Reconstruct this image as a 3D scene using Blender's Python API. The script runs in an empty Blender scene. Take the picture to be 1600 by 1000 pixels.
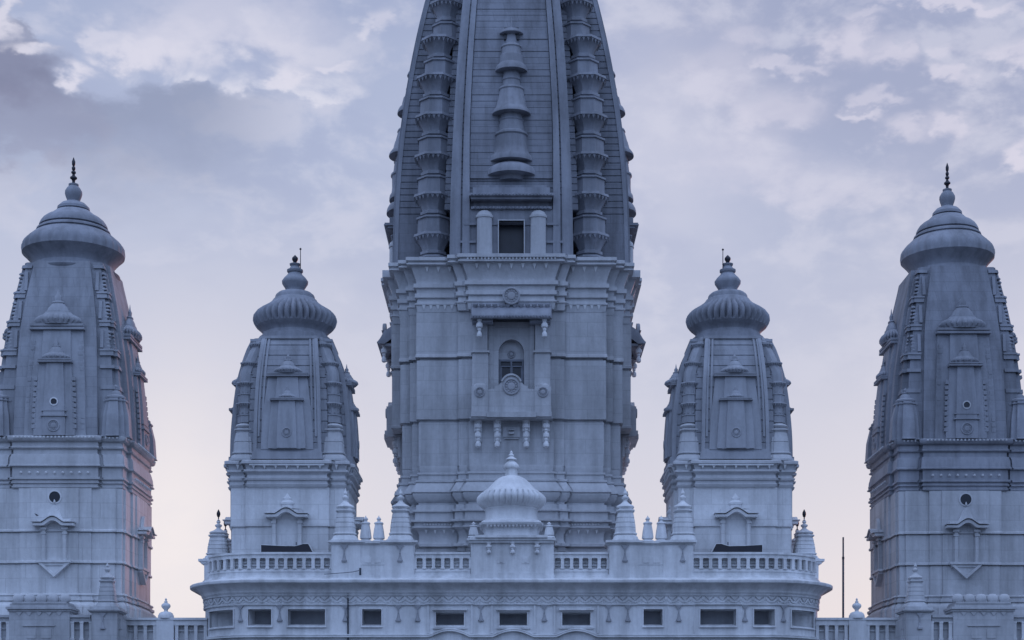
import bpy, bmesh, math, random
from mathutils import Vector, Matrix
random.seed(7)
S = 0.03                       # metres per unit (one unit = one photograph pixel at the hall front)
F, HZ, AX, EYE = 2600.0, 1200.0, 799.0, 57.0
R = math.radians
scn = bpy.context.scene
col = scn.collection

# ------------------------------------------------------------------ camera
cd = bpy.data.cameras.new('camera'); cam = bpy.data.objects.new('camera', cd); col.objects.link(cam)
cam.location = (0, -F*S, EYE*S); cam.rotation_euler = (R(90), 0, 0)
cd.sensor_width = 36; cd.lens = 36*F/1600; cd.shift_y = (HZ-500)/1600; cd.shift_x = (800-AX)/1600
cd.clip_start = 0.5; cd.clip_end = 20000
scn.camera = cam

# ------------------------------------------------------------------ sky
SUN_EL, SUN_AZ = 7.0, 24.0      # degrees; azimuth measured from +Y (behind the temple) towards +X
world = bpy.data.worlds.new('World'); scn.world = world; world.use_nodes = True
nt = world.node_tree; nt.nodes.clear()
def N(t, **k):
    n = nt.nodes.new(t)
    for a, b in k.items(): setattr(n, a, b)
    return n
def L(a, b): nt.links.new(a, b)
def MA(op, a, b=None, c=None, clamp=False):
    n = N('ShaderNodeMath', operation=op, use_clamp=clamp)
    for i, v in enumerate((a, b, c)):
        if v is None: continue
        if hasattr(v, 'links'): L(v, n.inputs[i])
        else: n.inputs[i].default_value = v
    return n.outputs[0]
def SM(v, a, b):                # smoothstep
    n = N('ShaderNodeMapRange', interpolation_type='SMOOTHSTEP')
    L(v, n.inputs['Value']); n.inputs['From Min'].default_value = a; n.inputs['From Max'].default_value = b
    return n.outputs[0]
def MIX(f, a, b):
    n = N('ShaderNodeMix', data_type='RGBA')
    for i, v in ((0, f), (6, a), (7, b)):
        if hasattr(v, 'links'): L(v, n.inputs[i])
        elif i == 0: n.inputs[0].default_value = v
        else: n.inputs[i].default_value = (*v, 1)
    return n.outputs[2]
def RAMP(v, stops):
    n = N('ShaderNodeValToRGB'); L(v, n.inputs[0]); e = n.color_ramp.elements
    while len(e) < len(stops): e.new(0.5)
    for q, (p, c) in zip(e, stops): q.position = p; q.color = (*c, 1)
    return n.outputs[0]
tc = N('ShaderNodeTexCoord'); sep = N('ShaderNodeSeparateXYZ'); L(tc.outputs['Generated'], sep.inputs[0])
sx, sy, sz = sep.outputs
front = RAMP(sz, [(0.0, (.72,.67,.72)), (.12, (.69,.67,.755)), (.24, (.565,.59,.735)), (.34, (.46,.515,.70)), (.45, (.36,.42,.62)), (.62, (.48,.56,.85)), (1.0, (.765,1.0,1.53))])
back = RAMP(sz, [(0.0, (.18,.27,.48)), (.16, (.34,.51,.89)), (.42, (.62,.905,1.56)), (.7, (.765,1.08,1.78)), (1.0, (.765,1.0,1.59))])
base = MIX(SM(sy, -.25, .85), back, front)
# glow of the set sun behind the towers, low on the left
gy = MA('MAXIMUM', sy, .05); tx = MA('DIVIDE', sx, gy); tz = MA('DIVIDE', sz, gy); ahead = SM(sy, .2, .5)
def blob(px, py, rx, ry, wx=None, wz=None):   # soft elliptical mask round a fixed direction of the sky
    dx, dz = MA('SUBTRACT', tx, (px-AX)/F), MA('SUBTRACT', tz, (HZ-py)/F)
    if wx: dx = MA('ADD', dx, wx); dz = MA('ADD', dz, wz)
    dx, dz = MA('DIVIDE', dx, rx/F), MA('DIVIDE', dz, ry/F)
    r2 = MA('ADD', MA('MULTIPLY', dx, dx), MA('MULTIPLY', dz, dz))
    return MA('MULTIPLY', MA('POWER', 2.718, MA('MULTIPLY', r2, -1.0)), ahead)
base = MIX(MA('MULTIPLY', blob(400, 850, 380, 340), .45), base, (.88,.81,.83))
base = MIX(MA('MULTIPLY', blob(265, 830, 120, 240), .6), base, (.98,.90,.89))
def NOISE(scale, zs, detail, rough, off=0, dist=0.0):
    m = N('ShaderNodeMapping'); L(tc.outputs['Generated'], m.inputs[0])
    m.inputs['Scale'].default_value = (scale, scale, scale*zs); m.inputs['Location'].default_value = (off, off*1.7, off*.6)
    n = N('ShaderNodeTexNoise'); L(m.outputs[0], n.inputs['Vector'])
    n.inputs['Scale'].default_value = 1; n.inputs['Detail'].default_value = detail; n.inputs['Roughness'].default_value = rough
    n.inputs['Distortion'].default_value = dist
    return n.outputs['Fac']
wide = NOISE(5.5, 1.8, 5, .55, 3.1); puff = NOISE(17, 1.7, 6, .55, 8.4, .35); fine = NOISE(42, 1.8, 4, .55, 1.2)
high = SM(sz, .17, .36)          # the cloud cover breaks up higher in the sky
mott = MA('ADD', MA('MULTIPLY', puff, .68), MA('MULTIPLY', fine, .32))
warp2 = NOISE(24, 1.6, 4, .6, 5.7)
wx = MA('MULTIPLY_ADD', MA('ADD', warp2, fine), .05, -.05); wz = MA('MULTIPLY_ADD', MA('ADD', puff, fine), .035, -.035)
right = MA('ADD', blob(1500, 130, 420, 250), blob(1180, 40, 200, 130), clamp=True)
base = MIX(MA('MULTIPLY', right, .78), base, (.335,.375,.555))
base = MIX(MA('MULTIPLY', blob(1020, 210, 130, 230), .6), base, (.655,.655,.79))
gap = MA('MULTIPLY', MA('MULTIPLY', SM(wide, .45, .62), SM(MA('SUBTRACT', 1.0, mott), .44, .58)), MA('MULTIPLY', high, .5))
base = MIX(gap, base, (.37,.42,.62))
lit = MA('MULTIPLY', SM(mott, .47, .62), MA('MULTIPLY_ADD', high, .55, .08))
base = MIX(lit, base, (.64,.65,.785))
world.cycles.sampling_method = 'MANUAL'; world.cycles.sample_map_resolution = 512
def cloud(px, py, rx, ry, amount, color, lo=.30, hi=.62):
    global base
    m = SM(MA('MULTIPLY', blob(px, py, rx, ry, wx, wz), MA('MULTIPLY_ADD', mott, 1.5, .25)), lo, hi)
    base = MIX(MA('MULTIPLY', m, amount), base, color)
# grey bank on the left: ragged upper edge, fading out downwards
lx = MA('MULTIPLY_ADD', tx, F/500, AX/500)      # 0..1 across the bank
rr_ = RAMP(lx, [(0.0, (.62,)*3), (.15, (.66,)*3), (.22, (.50,)*3), (.29, (.38,)*3), (.40, (.41,)*3), (.55, (.50,)*3), (.66, (.52,)*3), (.80, (.50,)*3), (1.0, (.40,)*3)])
bw = N('ShaderNodeRGBToBW'); L(rr_, bw.inputs[0])
hgt = MA('ADD', MA('MULTIPLY_ADD', tz, F/150, -(HZ-210)/150), MA('MULTIPLY_ADD', MA('ADD', fine, warp2), .55, -.55))
dep = MA('SUBTRACT', bw.outputs[0], hgt)            # depth below the ragged edge
xf = MA('MULTIPLY', SM(lx, 1.02, .55), ahead)
body_ = MA('MULTIPLY', MA('MULTIPLY', SM(dep, -.06, .16), SM(dep, 1.6, .15)), xf)
base = MIX(MA('MULTIPLY', body_, .82), base, (.285,.325,.475))
rim_ = MA('MULTIPLY', MA('MULTIPLY', SM(dep, -.22, -.02), SM(dep, .06, -.01)), MA('MULTIPLY', SM(puff, .42, .6), SM(lx, 1.5, .9)))
base = MIX(MA('MULTIPLY', MA('MULTIPLY', rim_, ahead), .6), base, (.80,.79,.89))
cloud(0, 125, 110, 52, .8, (.20,.21,.33), .15, .75); cloud(10, 62, 45, 50, .6, (.25,.265,.39)); cloud(30, 190, 140, 60, .4, (.29,.30,.44))
for c in ((215,82,75,28,.85),(150,60,30,22,.6),(330,30,150,60,.5),(430,72,60,30,.4),(130,122,42,18,.9),(35,88,45,14,.85),(5,20,20,50,.8),(442,112,38,16,.8),(523,99,34,11,.6),(290,55,60,30,.4),(600,30,26,16,.5),(475,60,90,50,.3)):
    cloud(*c, (.745,.73,.845), .10, .92)
for c in ((1325,75,48,42,.75),(1400,84,38,26,.65),(1350,28,46,12,.5),(1480,6,110,12,.75),(1205,98,34,12,.55),(1238,115,30,18,.55),(1160,60,50,22,.4),(1280,120,26,14,.5),(1495,108,36,20,.7),(1492,62,26,15,.45),(1590,75,34,20,.6),(1590,100,26,14,.7),(1485,195,36,28,.75),(1418,208,42,26,.65),(1362,183,22,12,.7),(1385,157,34,16,.55),(1592,242,26,26,.8),(1230,175,90,34,.5),(1130,120,60,50,.35),(1150,250,110,60,.3),(1300,290,130,40,.3)):
    cloud(*c, (.70,.68,.81), .10, .90)
sky = N('ShaderNodeTexSky', sky_type='NISHITA'); sky.sun_disc = False
sky.sun_elevation = R(SUN_EL); sky.sun_rotation = R(SUN_AZ)
ten = N('ShaderNodeVectorMath', operation='SCALE'); L(base, ten.inputs[0]); ten.inputs['Scale'].default_value = 9.6
nis = N('ShaderNodeVectorMath', operation='SCALE'); L(sky.outputs[0], nis.inputs[0]); nis.inputs['Scale'].default_value = .06
add = N('ShaderNodeVectorMath', operation='ADD'); L(ten.outputs[0], add.inputs[0]); L(nis.outputs[0], add.inputs[1])
bg = N('ShaderNodeBackground'); L(add.outputs[0], bg.inputs[0]); bg.inputs[1].default_value = 0.1
out = N('ShaderNodeOutputWorld'); L(bg.outputs[0], out.inputs[0])

sl = bpy.data.lights.new('sun', 'SUN'); sun = bpy.data.objects.new('sun', sl); col.objects.link(sun)
sl.energy = 0.6; sl.angle = R(12); sl.color = (1.0, .36, .31)
sd = Vector((math.sin(R(SUN_AZ))*math.cos(R(SUN_EL)), math.cos(R(SUN_AZ))*math.cos(R(SUN_EL)), math.sin(R(SUN_EL))))
sun.rotation_euler = sd.to_track_quat('Z', 'Y').to_euler()
vs = scn.view_settings; vs.view_transform = 'Standard'; vs.look = 'None'; vs.exposure = 0.0; vs.gamma = 1.0; vs.use_curve_mapping = False

# ------------------------------------------------------------------ materials
def stone(name, c, stain=.3, joints=True, bw=1.8, bh=.72, rough=.75, bump=.25, moss=.0):
    m = bpy.data.materials.new(name); m.use_nodes = True
    t = m.node_tree; n = t.nodes; n.clear()
    def A(ty, **k):
        q = n.new(ty)
        for a, b in k.items(): setattr(q, a, b)
        return q
    K = t.links.new
    o = A('ShaderNodeOutputMaterial'); p = A('ShaderNodeBsdfPrincipled'); K(p.outputs[0], o.inputs[0])
    p.inputs['Roughness'].default_value = rough
    g = A('ShaderNodeNewGeometry')
    def noise(sc, det=5, rg=.6):
        mp = A('ShaderNodeMapping'); K(g.outputs['Position'], mp.inputs[0]); mp.inputs['Scale'].default_value = sc
        q = A('ShaderNodeTexNoise'); K(mp.outputs[0], q.inputs[0]); q.inputs['Scale'].default_value = 1
        q.inputs['Detail'].default_value = det; q.inputs['Roughness'].default_value = rg
        return q.outputs['Fac']
    def mr(v, a, b, c0, c1):
        q = A('ShaderNodeMapRange'); K(v, q.inputs[0])
        for i, x in enumerate((a, b, c0, c1)): q.inputs[i+1].default_value = x
        return q.outputs[0]
    def mul(a, b):
        q = A('ShaderNodeMath', operation='MULTIPLY'); K(a, q.inputs[0]); K(b, q.inputs[1]); return q.outputs[0]
    streak = mr(noise((1.6, 1.6, .16)), .42, .68, 1, 1-stain)
    blot = mr(noise((.28, .28, .35), 7, .65), .35, .7, 1, 1-stain*.75)
    speck = mr(noise((5, 5, 4), 4, .7), .3, .75, 1.05, .90)
    v = mul(mul(streak, blot), speck)
    h = noise((9, 9, 9), 4, .65)
    if joints:
        sp = A('ShaderNodeSeparateXYZ'); K(g.outputs['Position'], sp.inputs[0])
        ad = A('ShaderNodeMath', operation='ADD'); K(sp.outputs[0], ad.inputs[0]); K(sp.outputs[1], ad.inputs[1])
        cb = A('ShaderNodeCombineXYZ'); K(ad.outputs[0], cb.inputs[0]); K(sp.outputs[2], cb.inputs[1])
        br = A('ShaderNodeTexBrick'); K(cb.outputs[0], br.inputs['Vector'])
        br.inputs['Scale'].default_value = 1; br.inputs['Brick Width'].default_value = bw; br.inputs['Row Height'].default_value = bh
        br.inputs['Mortar Size'].default_value = .016; br.inputs['Mortar Smooth'].default_value = .3
        br.inputs['Color1'].default_value = (1,1,1,1); br.inputs['Color2'].default_value = (.91,.91,.91,1); br.inputs['Mortar'].default_value = (.80,.80,.80,1)
        rgb = A('ShaderNodeRGBToBW'); K(br.outputs[0], rgb.inputs[0]); v = mul(v, rgb.outputs[0])
    mx = A('ShaderNodeMix', data_type='RGBA'); mx.blend_type = 'MULTIPLY'; mx.inputs[0].default_value = 1
    mx.inputs[6].default_value = (*c, 1); K(v, mx.inputs[7]); cc = mx.outputs[2]
    # grey-green grime where the stains are strongest
    gm = A('ShaderNodeMix', data_type='RGBA'); K(mr(noise((.9, .9, .5), 8, .7), .60-moss, .80, 0, .55), gm.inputs[0])
    K(cc, gm.inputs[6]); gm.inputs[7].default_value = (c[0]*.45, c[1]*.46, c[2]*.45, 1)
    K(gm.outputs[2], p.inputs['Base Color'])
    bp = A('ShaderNodeBump'); bp.inputs['Strength'].default_value = bump; bp.inputs['Distance'].default_value = .04
    K(h, bp.inputs['Height']); K(bp.outputs[0], p.inputs['Normal'])
    return m
def plain(name, c, rough=.5, metal=0.0, var=.25):
    m = bpy.data.materials.new(name); m.use_nodes = True; t = m.node_tree; p = t.nodes['Principled BSDF']
    p.inputs['Roughness'].default_value = rough; p.inputs['Metallic'].default_value = metal
    g = t.nodes.new('ShaderNodeNewGeometry'); q = t.nodes.new('ShaderNodeTexNoise'); t.links.new(g.outputs['Position'], q.inputs[0]); q.inputs['Scale'].default_value = 2.5; q.inputs['Detail'].default_value = 6
    r = t.nodes.new('ShaderNodeValToRGB'); t.links.new(q.outputs['Fac'], r.inputs[0])
    r.color_ramp.elements[0].color = (*[x*(1-var) for x in c], 1); r.color_ramp.elements[1].color = (*[min(1, x*(1+var)) for x in c], 1)
    r.color_ramp.elements[0].position = .3; r.color_ramp.elements[1].position = .7
    t.links.new(r.outputs[0], p.inputs['Base Color'])
    return m
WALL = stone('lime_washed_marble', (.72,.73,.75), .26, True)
MWALL = stone('shade_toned_marble', (.52,.53,.555), .28, True)  # the towers' loss of light with height, painted in as darker stone
MTRIM = stone('shade_toned_trim', (.54,.55,.575), .2, False)  # trim copy with the same dimming put into its colour
MSPIRE = stone('shaded_spire_marble', (.355,.37,.41), .30, True, 1.2, .5)  # side spires' upward dimming painted into the base colour; stains are separate
MSPIREP = stone('shaded_spire_trim', (.375,.39,.43), .28, False)  # spire trim, darkened to carry that same painted dimming
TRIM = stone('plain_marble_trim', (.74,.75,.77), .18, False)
SPIRE = stone('deep_shade_marble', (.285,.30,.345), .38, True, 1.2, .5)  # deepest painted shade, for the central spire and far right tower
SPIREP = stone('deep_shade_trim', (.31,.325,.37), .34, False)  # matching trim with the shade in its colour; also on crowns
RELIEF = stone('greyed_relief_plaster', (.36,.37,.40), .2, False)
HALL = stone('painted_hall_plaster', (.78,.79,.81), .30, False, moss=.07)
DARK = plain('dark_window_void', (.012,.015,.025), .35)
SHUT = plain('dim_window_glass', (.06,.075,.11), .12)
WOOD = plain('dark_painted_wood', (.03,.04,.06), .4)
FRAME = plain('grey_painted_door', (.13,.145,.18), .5)
METAL = plain('dark_brass_finial', (.035,.035,.045), .45, .6)
TARP = plain('black_roof_sheet', (.012,.011,.02), .35)
BIRD = plain('pigeon_feathers', (.035,.04,.06), .8)
EARTH = plain('dry_earth', (.055,.052,.045), .95)
PAVE = stone('grey_stone_paving', (.09,.09,.092), .15, False)

# ------------------------------------------------------------------ mesh builder
class MB:
    def __init__(s): s.v = []; s.f = []
    def add(s, v, f, M=None):
        b = len(s.v)
        s.v += [tuple(M @ Vector(p)) if M else tuple(p) for p in v]
        s.f += [tuple(i+b for i in q) for q in f]
        return s
    def box(s, x0, x1, y0, y1, z0, z1, M=None):
        v = [(x0,y0,z0),(x1,y0,z0),(x1,y1,z0),(x0,y1,z0),(x0,y0,z1),(x1,y0,z1),(x1,y1,z1),(x0,y1,z1)]
        return s.add(v, [(0,3,2,1),(4,5,6,7),(0,1,5,4),(1,2,6,5),(2,3,7,6),(3,0,4,7)], M)
    def loft(s, rings, cap=(True, True), closed=True, M=None):
        n = len(rings[0]); v = [p for r in rings for p in r]; f = []
        for i in range(len(rings)-1):
            for j in range(n if closed else n-1):
                k = (j+1) % n
                f.append((i*n+j, i*n+k, (i+1)*n+k, (i+1)*n+j))
        if cap[0]: f.append(tuple(range(n))[::-1])
        if cap[1]: f.append(tuple((len(rings)-1)*n+j for j in range(n)))
        return s.add(v, f, M)
    def lathe(s, prof, n=24, cx=0, cy=0, kx=1, ky=1, ribs=None, rot=0, M=None):
        # prof: (radius, z[, cy]); ribs = (count, depth, z_low, z_high)
        rings = []
        for q in prof:
            r, z = max(q[0], .01), q[1]; yy = cy if len(q) < 3 else q[2]
            a = 0
            if ribs and ribs[2] <= z <= ribs[3]:
                t = (z-ribs[2])/(ribs[3]-ribs[2]); a = ribs[1]*min(1, 2.6*math.sin(math.pi*min(1, max(0, t)))+.1)
            ring = []
            for i in range(n):
                th = 2*math.pi*i/n+rot
                rr = r*(1-a*(1-abs(math.sin(th*ribs[0]/2)))) if ribs else r
                ring.append((cx+rr*kx*math.cos(th), yy+rr*ky*math.sin(th), z))
            rings.append(ring)
        return s.loft(rings, M=M)
    def prism(s, poly, y0, y1, M=None):      # poly in x,z
        n = len(poly); v = [(x, y0, z) for x, z in poly]+[(x, y1, z) for x, z in poly]
        f = [tuple(range(n)), tuple(range(2*n-1, n-1, -1))]
        f += [(i, n+i, n+(i+1) % n, (i+1) % n) for i in range(n)]
        return s.add(v, f, M)
    def mesh(s, name, mat, ang=38):
        me = bpy.data.meshes.new(name); me.from_pydata([(a*S, b*S, c*S) for a, b, c in s.v], [], s.f)
        bm = bmesh.new(); bm.from_mesh(me); 
        bmesh.ops.recalc_face_normals(bm, faces=bm.faces)
        for e in bm.edges:
            if len(e.link_faces) == 2: e.smooth = e.calc_face_angle(0) < R(ang)
        for q in bm.faces: q.smooth = True
        bm.to_mesh(me); bm.free(); me.materials.append(mat)
        return me
    def build(s, name, mat, parent=None, kind=None, label=None, loc=None, ang=38):
        return link(name, s.mesh(name, mat, ang), parent, kind, label, loc)
def link(name, me, parent=None, kind=None, label=None, loc=None, rz=0, sc=None):
    o = bpy.data.objects.new(name, me); col.objects.link(o)
    if parent: o.parent = parent
    if kind: o['kind'] = kind
    if label: o['label'] = label
    if loc: o.location = [q*S for q in loc]
    if rz: o.rotation_euler.z = rz
    if sc: o.scale = sc
    return o
def thing(name, label, cat, loc, group=None):
    o = bpy.data.objects.new(name, None); col.objects.link(o); o.location = [q*S for q in loc]
    o['label'] = label; o['category'] = cat
    if group: o['group'] = group
    return o
def tag(o, label, cat, group=None):
    o['label'] = label; o['category'] = cat
    if group: o['group'] = group
    return o
def copy_tree(o, parent=None):
    c = o.copy(); col.objects.link(c)
    if parent: c.parent = parent
    for ch in list(o.children): copy_tree(ch, c)
    return c
def spin(o, turns=(1, 2, 3)):               # the same part on the other faces of its tower
    for k in turns:
        c = copy_tree(o, o.parent)
        m = Matrix.Rotation(k*math.pi/2, 4, 'Z')
        c.location = m @ o.location; c.rotation_euler.z = o.rotation_euler.z+k*math.pi/2
def Z(py, d): return (HZ-py)*(F+d)/F+EYE
def K(d): return (F+d)/F
def lerp(t, a):                              # piecewise linear table lookup
    if t <= a[0][0]: return a[0][1]
    for (x0, y0), (x1, y1) in zip(a, a[1:]):
        if t <= x1: return y0+(y1-y0)*(t-x0)/(x1-x0)
    return a[-1][1]
def smooth(t, a):                            # Catmull-Rom table lookup
    if t <= a[0][0]: return a[0][1]
    if t >= a[-1][0]: return a[-1][1]
    for i in range(len(a)-1):
        if t <= a[i+1][0]: break
    x0, y0 = a[i]; x1, y1 = a[i+1]; h = x1-x0
    m0 = (y1-a[i-1][1])/(x1-a[i-1][0])*h if i else y1-y0
    m1 = (a[i+2][1]-y0)/(a[i+2][0]-x0)*h if i+2 < len(a) else y1-y0
    u = (t-x0)/h
    return (2*u**3-3*u*u+1)*y0+(u**3-2*u*u+u)*m0+(-2*u**3+3*u*u)*y1+(u**3-u*u)*m1
def plan(layers, o=0, s=1, z=0):             # stepped plan, four-fold symmetric
    q = []
    Ls = [(w*s+o, d*s+o) for w, d in layers]
    half = []
    for i, (w, d) in enumerate(Ls):
        if i: half.append((Ls[i-1][0], -d))
        half.append((w, -d))
    w, d = Ls[-1]
    mid = [] if abs(w-d) < 1e-6 else [(w, -w)]
    if not mid: half2 = [(-y, -x) for x, y in half[:-1]][::-1]
    else: half2 = [(-y, -x) for x, y in half][::-1]
    quad = half+mid+half2                    # from the front centre round to the right centre
    for k in range(4):
        c, sn = round(math.cos(k*math.pi/2)), round(math.sin(k*math.pi/2))
        q += [(x*c-y*sn, x*sn+y*c, z) for x, y in quad]
    return q
def circ(n, r, z, cx=0, cy=0): return [(cx+r*math.cos(2*math.pi*i/n), cy+r*math.sin(2*math.pi*i/n), z) for i in range(n)]
def stack(m, layers, prof):                  # prof: (z, offset)
    m.loft([plan(layers, o, 1, z) for z, o in prof])
def teeth(m, x0, x1, y, ztop, w, h, t, n):   # row of hanging pointed drops on a front face at y
    for i in range(n):
        c = x0+(x1-x0)*(i+.5)/n
        m.add([(c-w/2,y,ztop),(c+w/2,y,ztop),(c,y,ztop-h),(c-w/2,y-t,ztop),(c+w/2,y-t,ztop),(c,y-t*.4,ztop-h)],
              [(0,1,2),(3,5,4),(0,3,4,1),(1,4,5,2),(2,5,3,0)])
def rot4(src, ks=(0, 1, 2, 3)):              # repeat what is in a builder on the four faces
    m = MB()
    for k in ks: m.add(src.v, src.f, Matrix.Rotation(k*math.pi/2, 4, 'Z'))
    return m
def beads(m, x0, x1, y, z, r, n):
    for i in range(n):
        c = x0+(x1-x0)*(i+.5)/n
        m.lathe([(0, z-r), (r*.75, z-r*.7), (r, z), (r*.75, z+r*.7), (0, z+r)], 7, c, y)
def rosette(m, cx, y, cz, r, t=3):           # carved medallion on a front face
    n = 24; M = Matrix.Translation((cx, y, cz)) @ Matrix.Rotation(R(90), 4, 'X')
    m.lathe([(r*1.0, -t), (r, t*.7), (r*.93, t), (r*.8, t), (r*.76, t*.45), (r*.72, t*.35), (r*.45, t*.4), (r*.42, t*.85), (r*.25, t*1.1), (0, t*.9)], n, M=M)
    for i in range(12):
        a = i*math.pi/6
        m.lathe([(r*.11, 0), (r*.10, t*.7), (0, t*.95)], 6, r*.6*math.cos(a), r*.6*math.sin(a), M=M)

# ------------------------------------------------------------------ ground
g = MB(); g.add([(-1.5e5,-1.5e5,0),(1.5e5,-1.5e5,0),(1.5e5,1.5e5,0),(-1.5e5,1.5e5,0)], [(0,1,2,3)]); g.build('ground', EARTH, kind='structure')
g = MB(); g.box(-2600, 2600, -3200, 40, .13, .26); g.build('forecourt', PAVE, kind='structure')

# ================================================================== crowns shared by towers
def crown(par, k, Zf, table, amal, pot, tip, name='crown', n=144, ribs=36, dep=.10):
    m = MB()
    m.lathe([(r*k, Zf(y)) for y, r in table], n, ribs=(ribs, dep, Zf(amal[1]), Zf(amal[0])))
    c = m.build(name, SPIREP, par, ang=30)
    m = MB(); m.lathe([(r*k, Zf(y)) for y, r in pot], 32); m.build('pot', SPIREP, c, ang=50)
    m = MB(); m.lathe([(r*k, Zf(y)) for y, r in tip], 12); m.build('finial', METAL, c, ang=50)
    return c
def pot_unit(r, h, rough=1):                 # one tier of a corner column: octagonal drum, lid, ring, flared cup
    m = MB(); q = [(0,22),(.30,21.5),(.335,21.5),(.345,23.6),(.39,23.6),(.40,15.5),(.45,15.2),(.47,18),(.54,18),(.57,15),(.60,15.2),(.74,18.2),(.88,24.2),(.90,27),(.965,26.2),(.975,22),(1,22)]
    m.lathe([(a/26*r, t*h) for t, a in q], 8, rot=math.pi/8)
    for i in range(8):
        a = i*math.pi/4; M = Matrix.Rotation(a, 4, 'Z')
        teeth(m2 := MB(), -r*.36, r*.36, -r*.86, h*.90, r*.17, h*.10, r*.07, 3); m.add(m2.v, m2.f, M)
    return m
def little_spire(m, cx, cy, z0, r, h, tiers=4, M=None):  # small square shikhara: flared base, banded body, ribbed cap, tip
    q = [(0,1.12),(.035,1.12),(.04,1.02),(.09,.96),(.11,.84),(.125,.80),(.135,.92),(.155,.92),(.165,.82)]
    for i in range(tiers):
        t = .17+.36*(i+1)/tiers; w = .84-.20*((i+1)/tiers)**1.4
        q += [(t-.012, w), (t-.008, w-.04), (t, w-.04), (t+.004, w)]
    q += [(.55,.64),(.56,.74),(.585,.74),(.59,.6),(.61,.52)]
    m.loft([[(cx+x, cy+y, z0+t*h) for x, y, _ in plan([(.55*r*w,r*w),(.78*r*w,r*w*.93),(r*w*.87,r*w*.87)])] for t, w in q], M=M)
    m.lathe([(r*a, z0+t*h) for t, a in ((.60,.46),(.62,.68),(.645,.74),(.67,.66),(.695,.44),(.72,.30),(.75,.17),(.77,.16),(.80,.27),(.83,.29),(.85,.14),(.87,.10),(.89,.17),(.92,.15),(.95,.06),(1,.01))], 16, cx, cy, M=M)
def slim_spire(m, cx, cy, z0, r, h):
    q = [(0,1),(.04,1.02),(.09,.92),(.12,.62),(.15,.60),(.17,.84),(.22,.86),(.45,.74),(.66,.58),(.69,.56),(.70,.70),(.74,.66),(.77,.34),(.79,.22),(.83,.24),(.87,.36),(.90,.30),(.94,.12),(1,.02)]
    m.loft([[(cx+x, cy+y, z0+t*h) for x, y, _ in plan([(.6*r*w,r*w),(r*w*.88,r*w*.88)])] for t, w in q])
def relief_spire(m, D, zb, zt, wb, wt, amal_r, bell_h, ribs=26, flat=.36):
    # a shikhara in relief on a tower face: D(z) gives the face, body from zb to zt, ribbed cap, bell and tip above
    steps = 14; rings = []
    for i in range(steps+1):
        t = i/steps; z = zb+(zt-zb)*t; w = wb+(wt-wb)*t**1.6; d = D(z)
        rings.append([(-w,-d+6,z),(-w,-d-4,z),(-w*.55,-d-4,z),(-w*.53,-d-7,z),(w*.53,-d-7,z),(w*.55,-d-4,z),(w,-d-4,z),(w,-d+6,z)])
    m.loft(rings)
    d = D(zt); a = amal_r
    for e, (h0, h1) in enumerate(((0, .10), (.14, .24))):
        m.box(-wt-3+e, wt+3-e, -d-11, -d+8, zt+h0*a, zt+h1*a)
    z0 = zt+.24*a
    m.lathe([(a*r, z0+t*a) for t, r in ((0,.80),(.05,.86),(.16,1),(.26,.97),(.34,.86),(.42,.66),(.52,.55),(.56,.55),(.58,.48),(.74,.40),(.90,.24),(.94,.28),(.98,.26),(1.02,.14),(1.2,.16),(1.3,.07),(1.5+bell_h,.01))],
            ribs*4, 0, -d, 1, flat, ribs=(ribs, .16, z0, z0+.42*a))

# ================================================================== main tower
C = 330.0
main = thing('main_tower', 'tall curved central temple tower with balcony and stacked corner columns rising behind the roof dome', 'tower', (0, C, 0))
zp = lambda y: Z(y, 148)
zb = lambda y: Z(y, 112)
PL = [(70,191),(87,186),(153,182),(165,165)]
PU = [(66,201),(70,192),(83,194),(86,180),(151,182),(165,165)]
PB = [(69,194),(73,188.5),(86,190),(89,180.3),(152,182),(165,165)]
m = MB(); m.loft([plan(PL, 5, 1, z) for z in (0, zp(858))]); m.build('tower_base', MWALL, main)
m = MB(); stack(m, PB, [(zp(y), (o*.95-4.5) if y > 734 else 0) for y, o in ((862,8),(856,8),(855,15),(851,15),(850,8),(846,5),(836,5),(829,9),(826,16),(824,16),(823,13),(818,13),(817,19),(814,19),(813,12),(802,12),(801,16),(798,16),(797,10),(790,10),(789,6),(786,6),(784,10),(779,14),(774,16),(772,15),(771,18),(769,18),(758,11),(755,9),(754,11),(751,11),(750,6),(743,6),(742,8),(739,8),(738,3),(733,0),(728,0))])
m.build('base_moulding', MTRIM, main)
m = MB(); beads(m, -146, 146, -182-8.5, zp(820.5), 1.7, 60); teeth(m, -148, 148, -182-3, zp(828), 5, 7, 2, 20)
rot4(m, (0, 1, 3)).build('bead_course', TRIM, main, 'stuff')
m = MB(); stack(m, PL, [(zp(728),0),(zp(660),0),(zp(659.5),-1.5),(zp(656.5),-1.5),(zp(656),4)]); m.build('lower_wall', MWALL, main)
PW = [(40,172),(84,189),(153,182),(165,165)]
m = MB(); stack(m, PW, [(zp(y), o) for y, o in ((656,3),(655,3.4),(564,3),(563,-1.5),(560,-1.5),(559.5,5.5),(555,5),(554,4),(488,3.5))]); m.build('upper_wall', MWALL, main)
m = MB(); stack(m, PU, [(zp(y), o) for y, o in ((489,4),(485,5),(479,6),(478,8),(476,8),(475,5),(468,4),(467,8),(461,8),(460,5),(453,6),(452,10),(446,10),(445,6),(440,6),(432,9),(425,12),(420,14),(419,21),(417,21),(416,18),(414,18),(413,22),(408,22),(407,19),(404,4))])
m.build('wall_cornice', MTRIM, main)
m = MB()
teeth(m, -150, 150, -182-5, zp(478), 6, 8, 2.5, 26)
teeth(m, -66, 66, -201-12, zp(420.5), 6.5, 9, 3, 7)
for s in (-1, 1): teeth(m, 92 if s > 0 else -148, 148 if s > 0 else -92, -182-12, zp(420.5), 6.5, 9, 3, 3)
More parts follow.
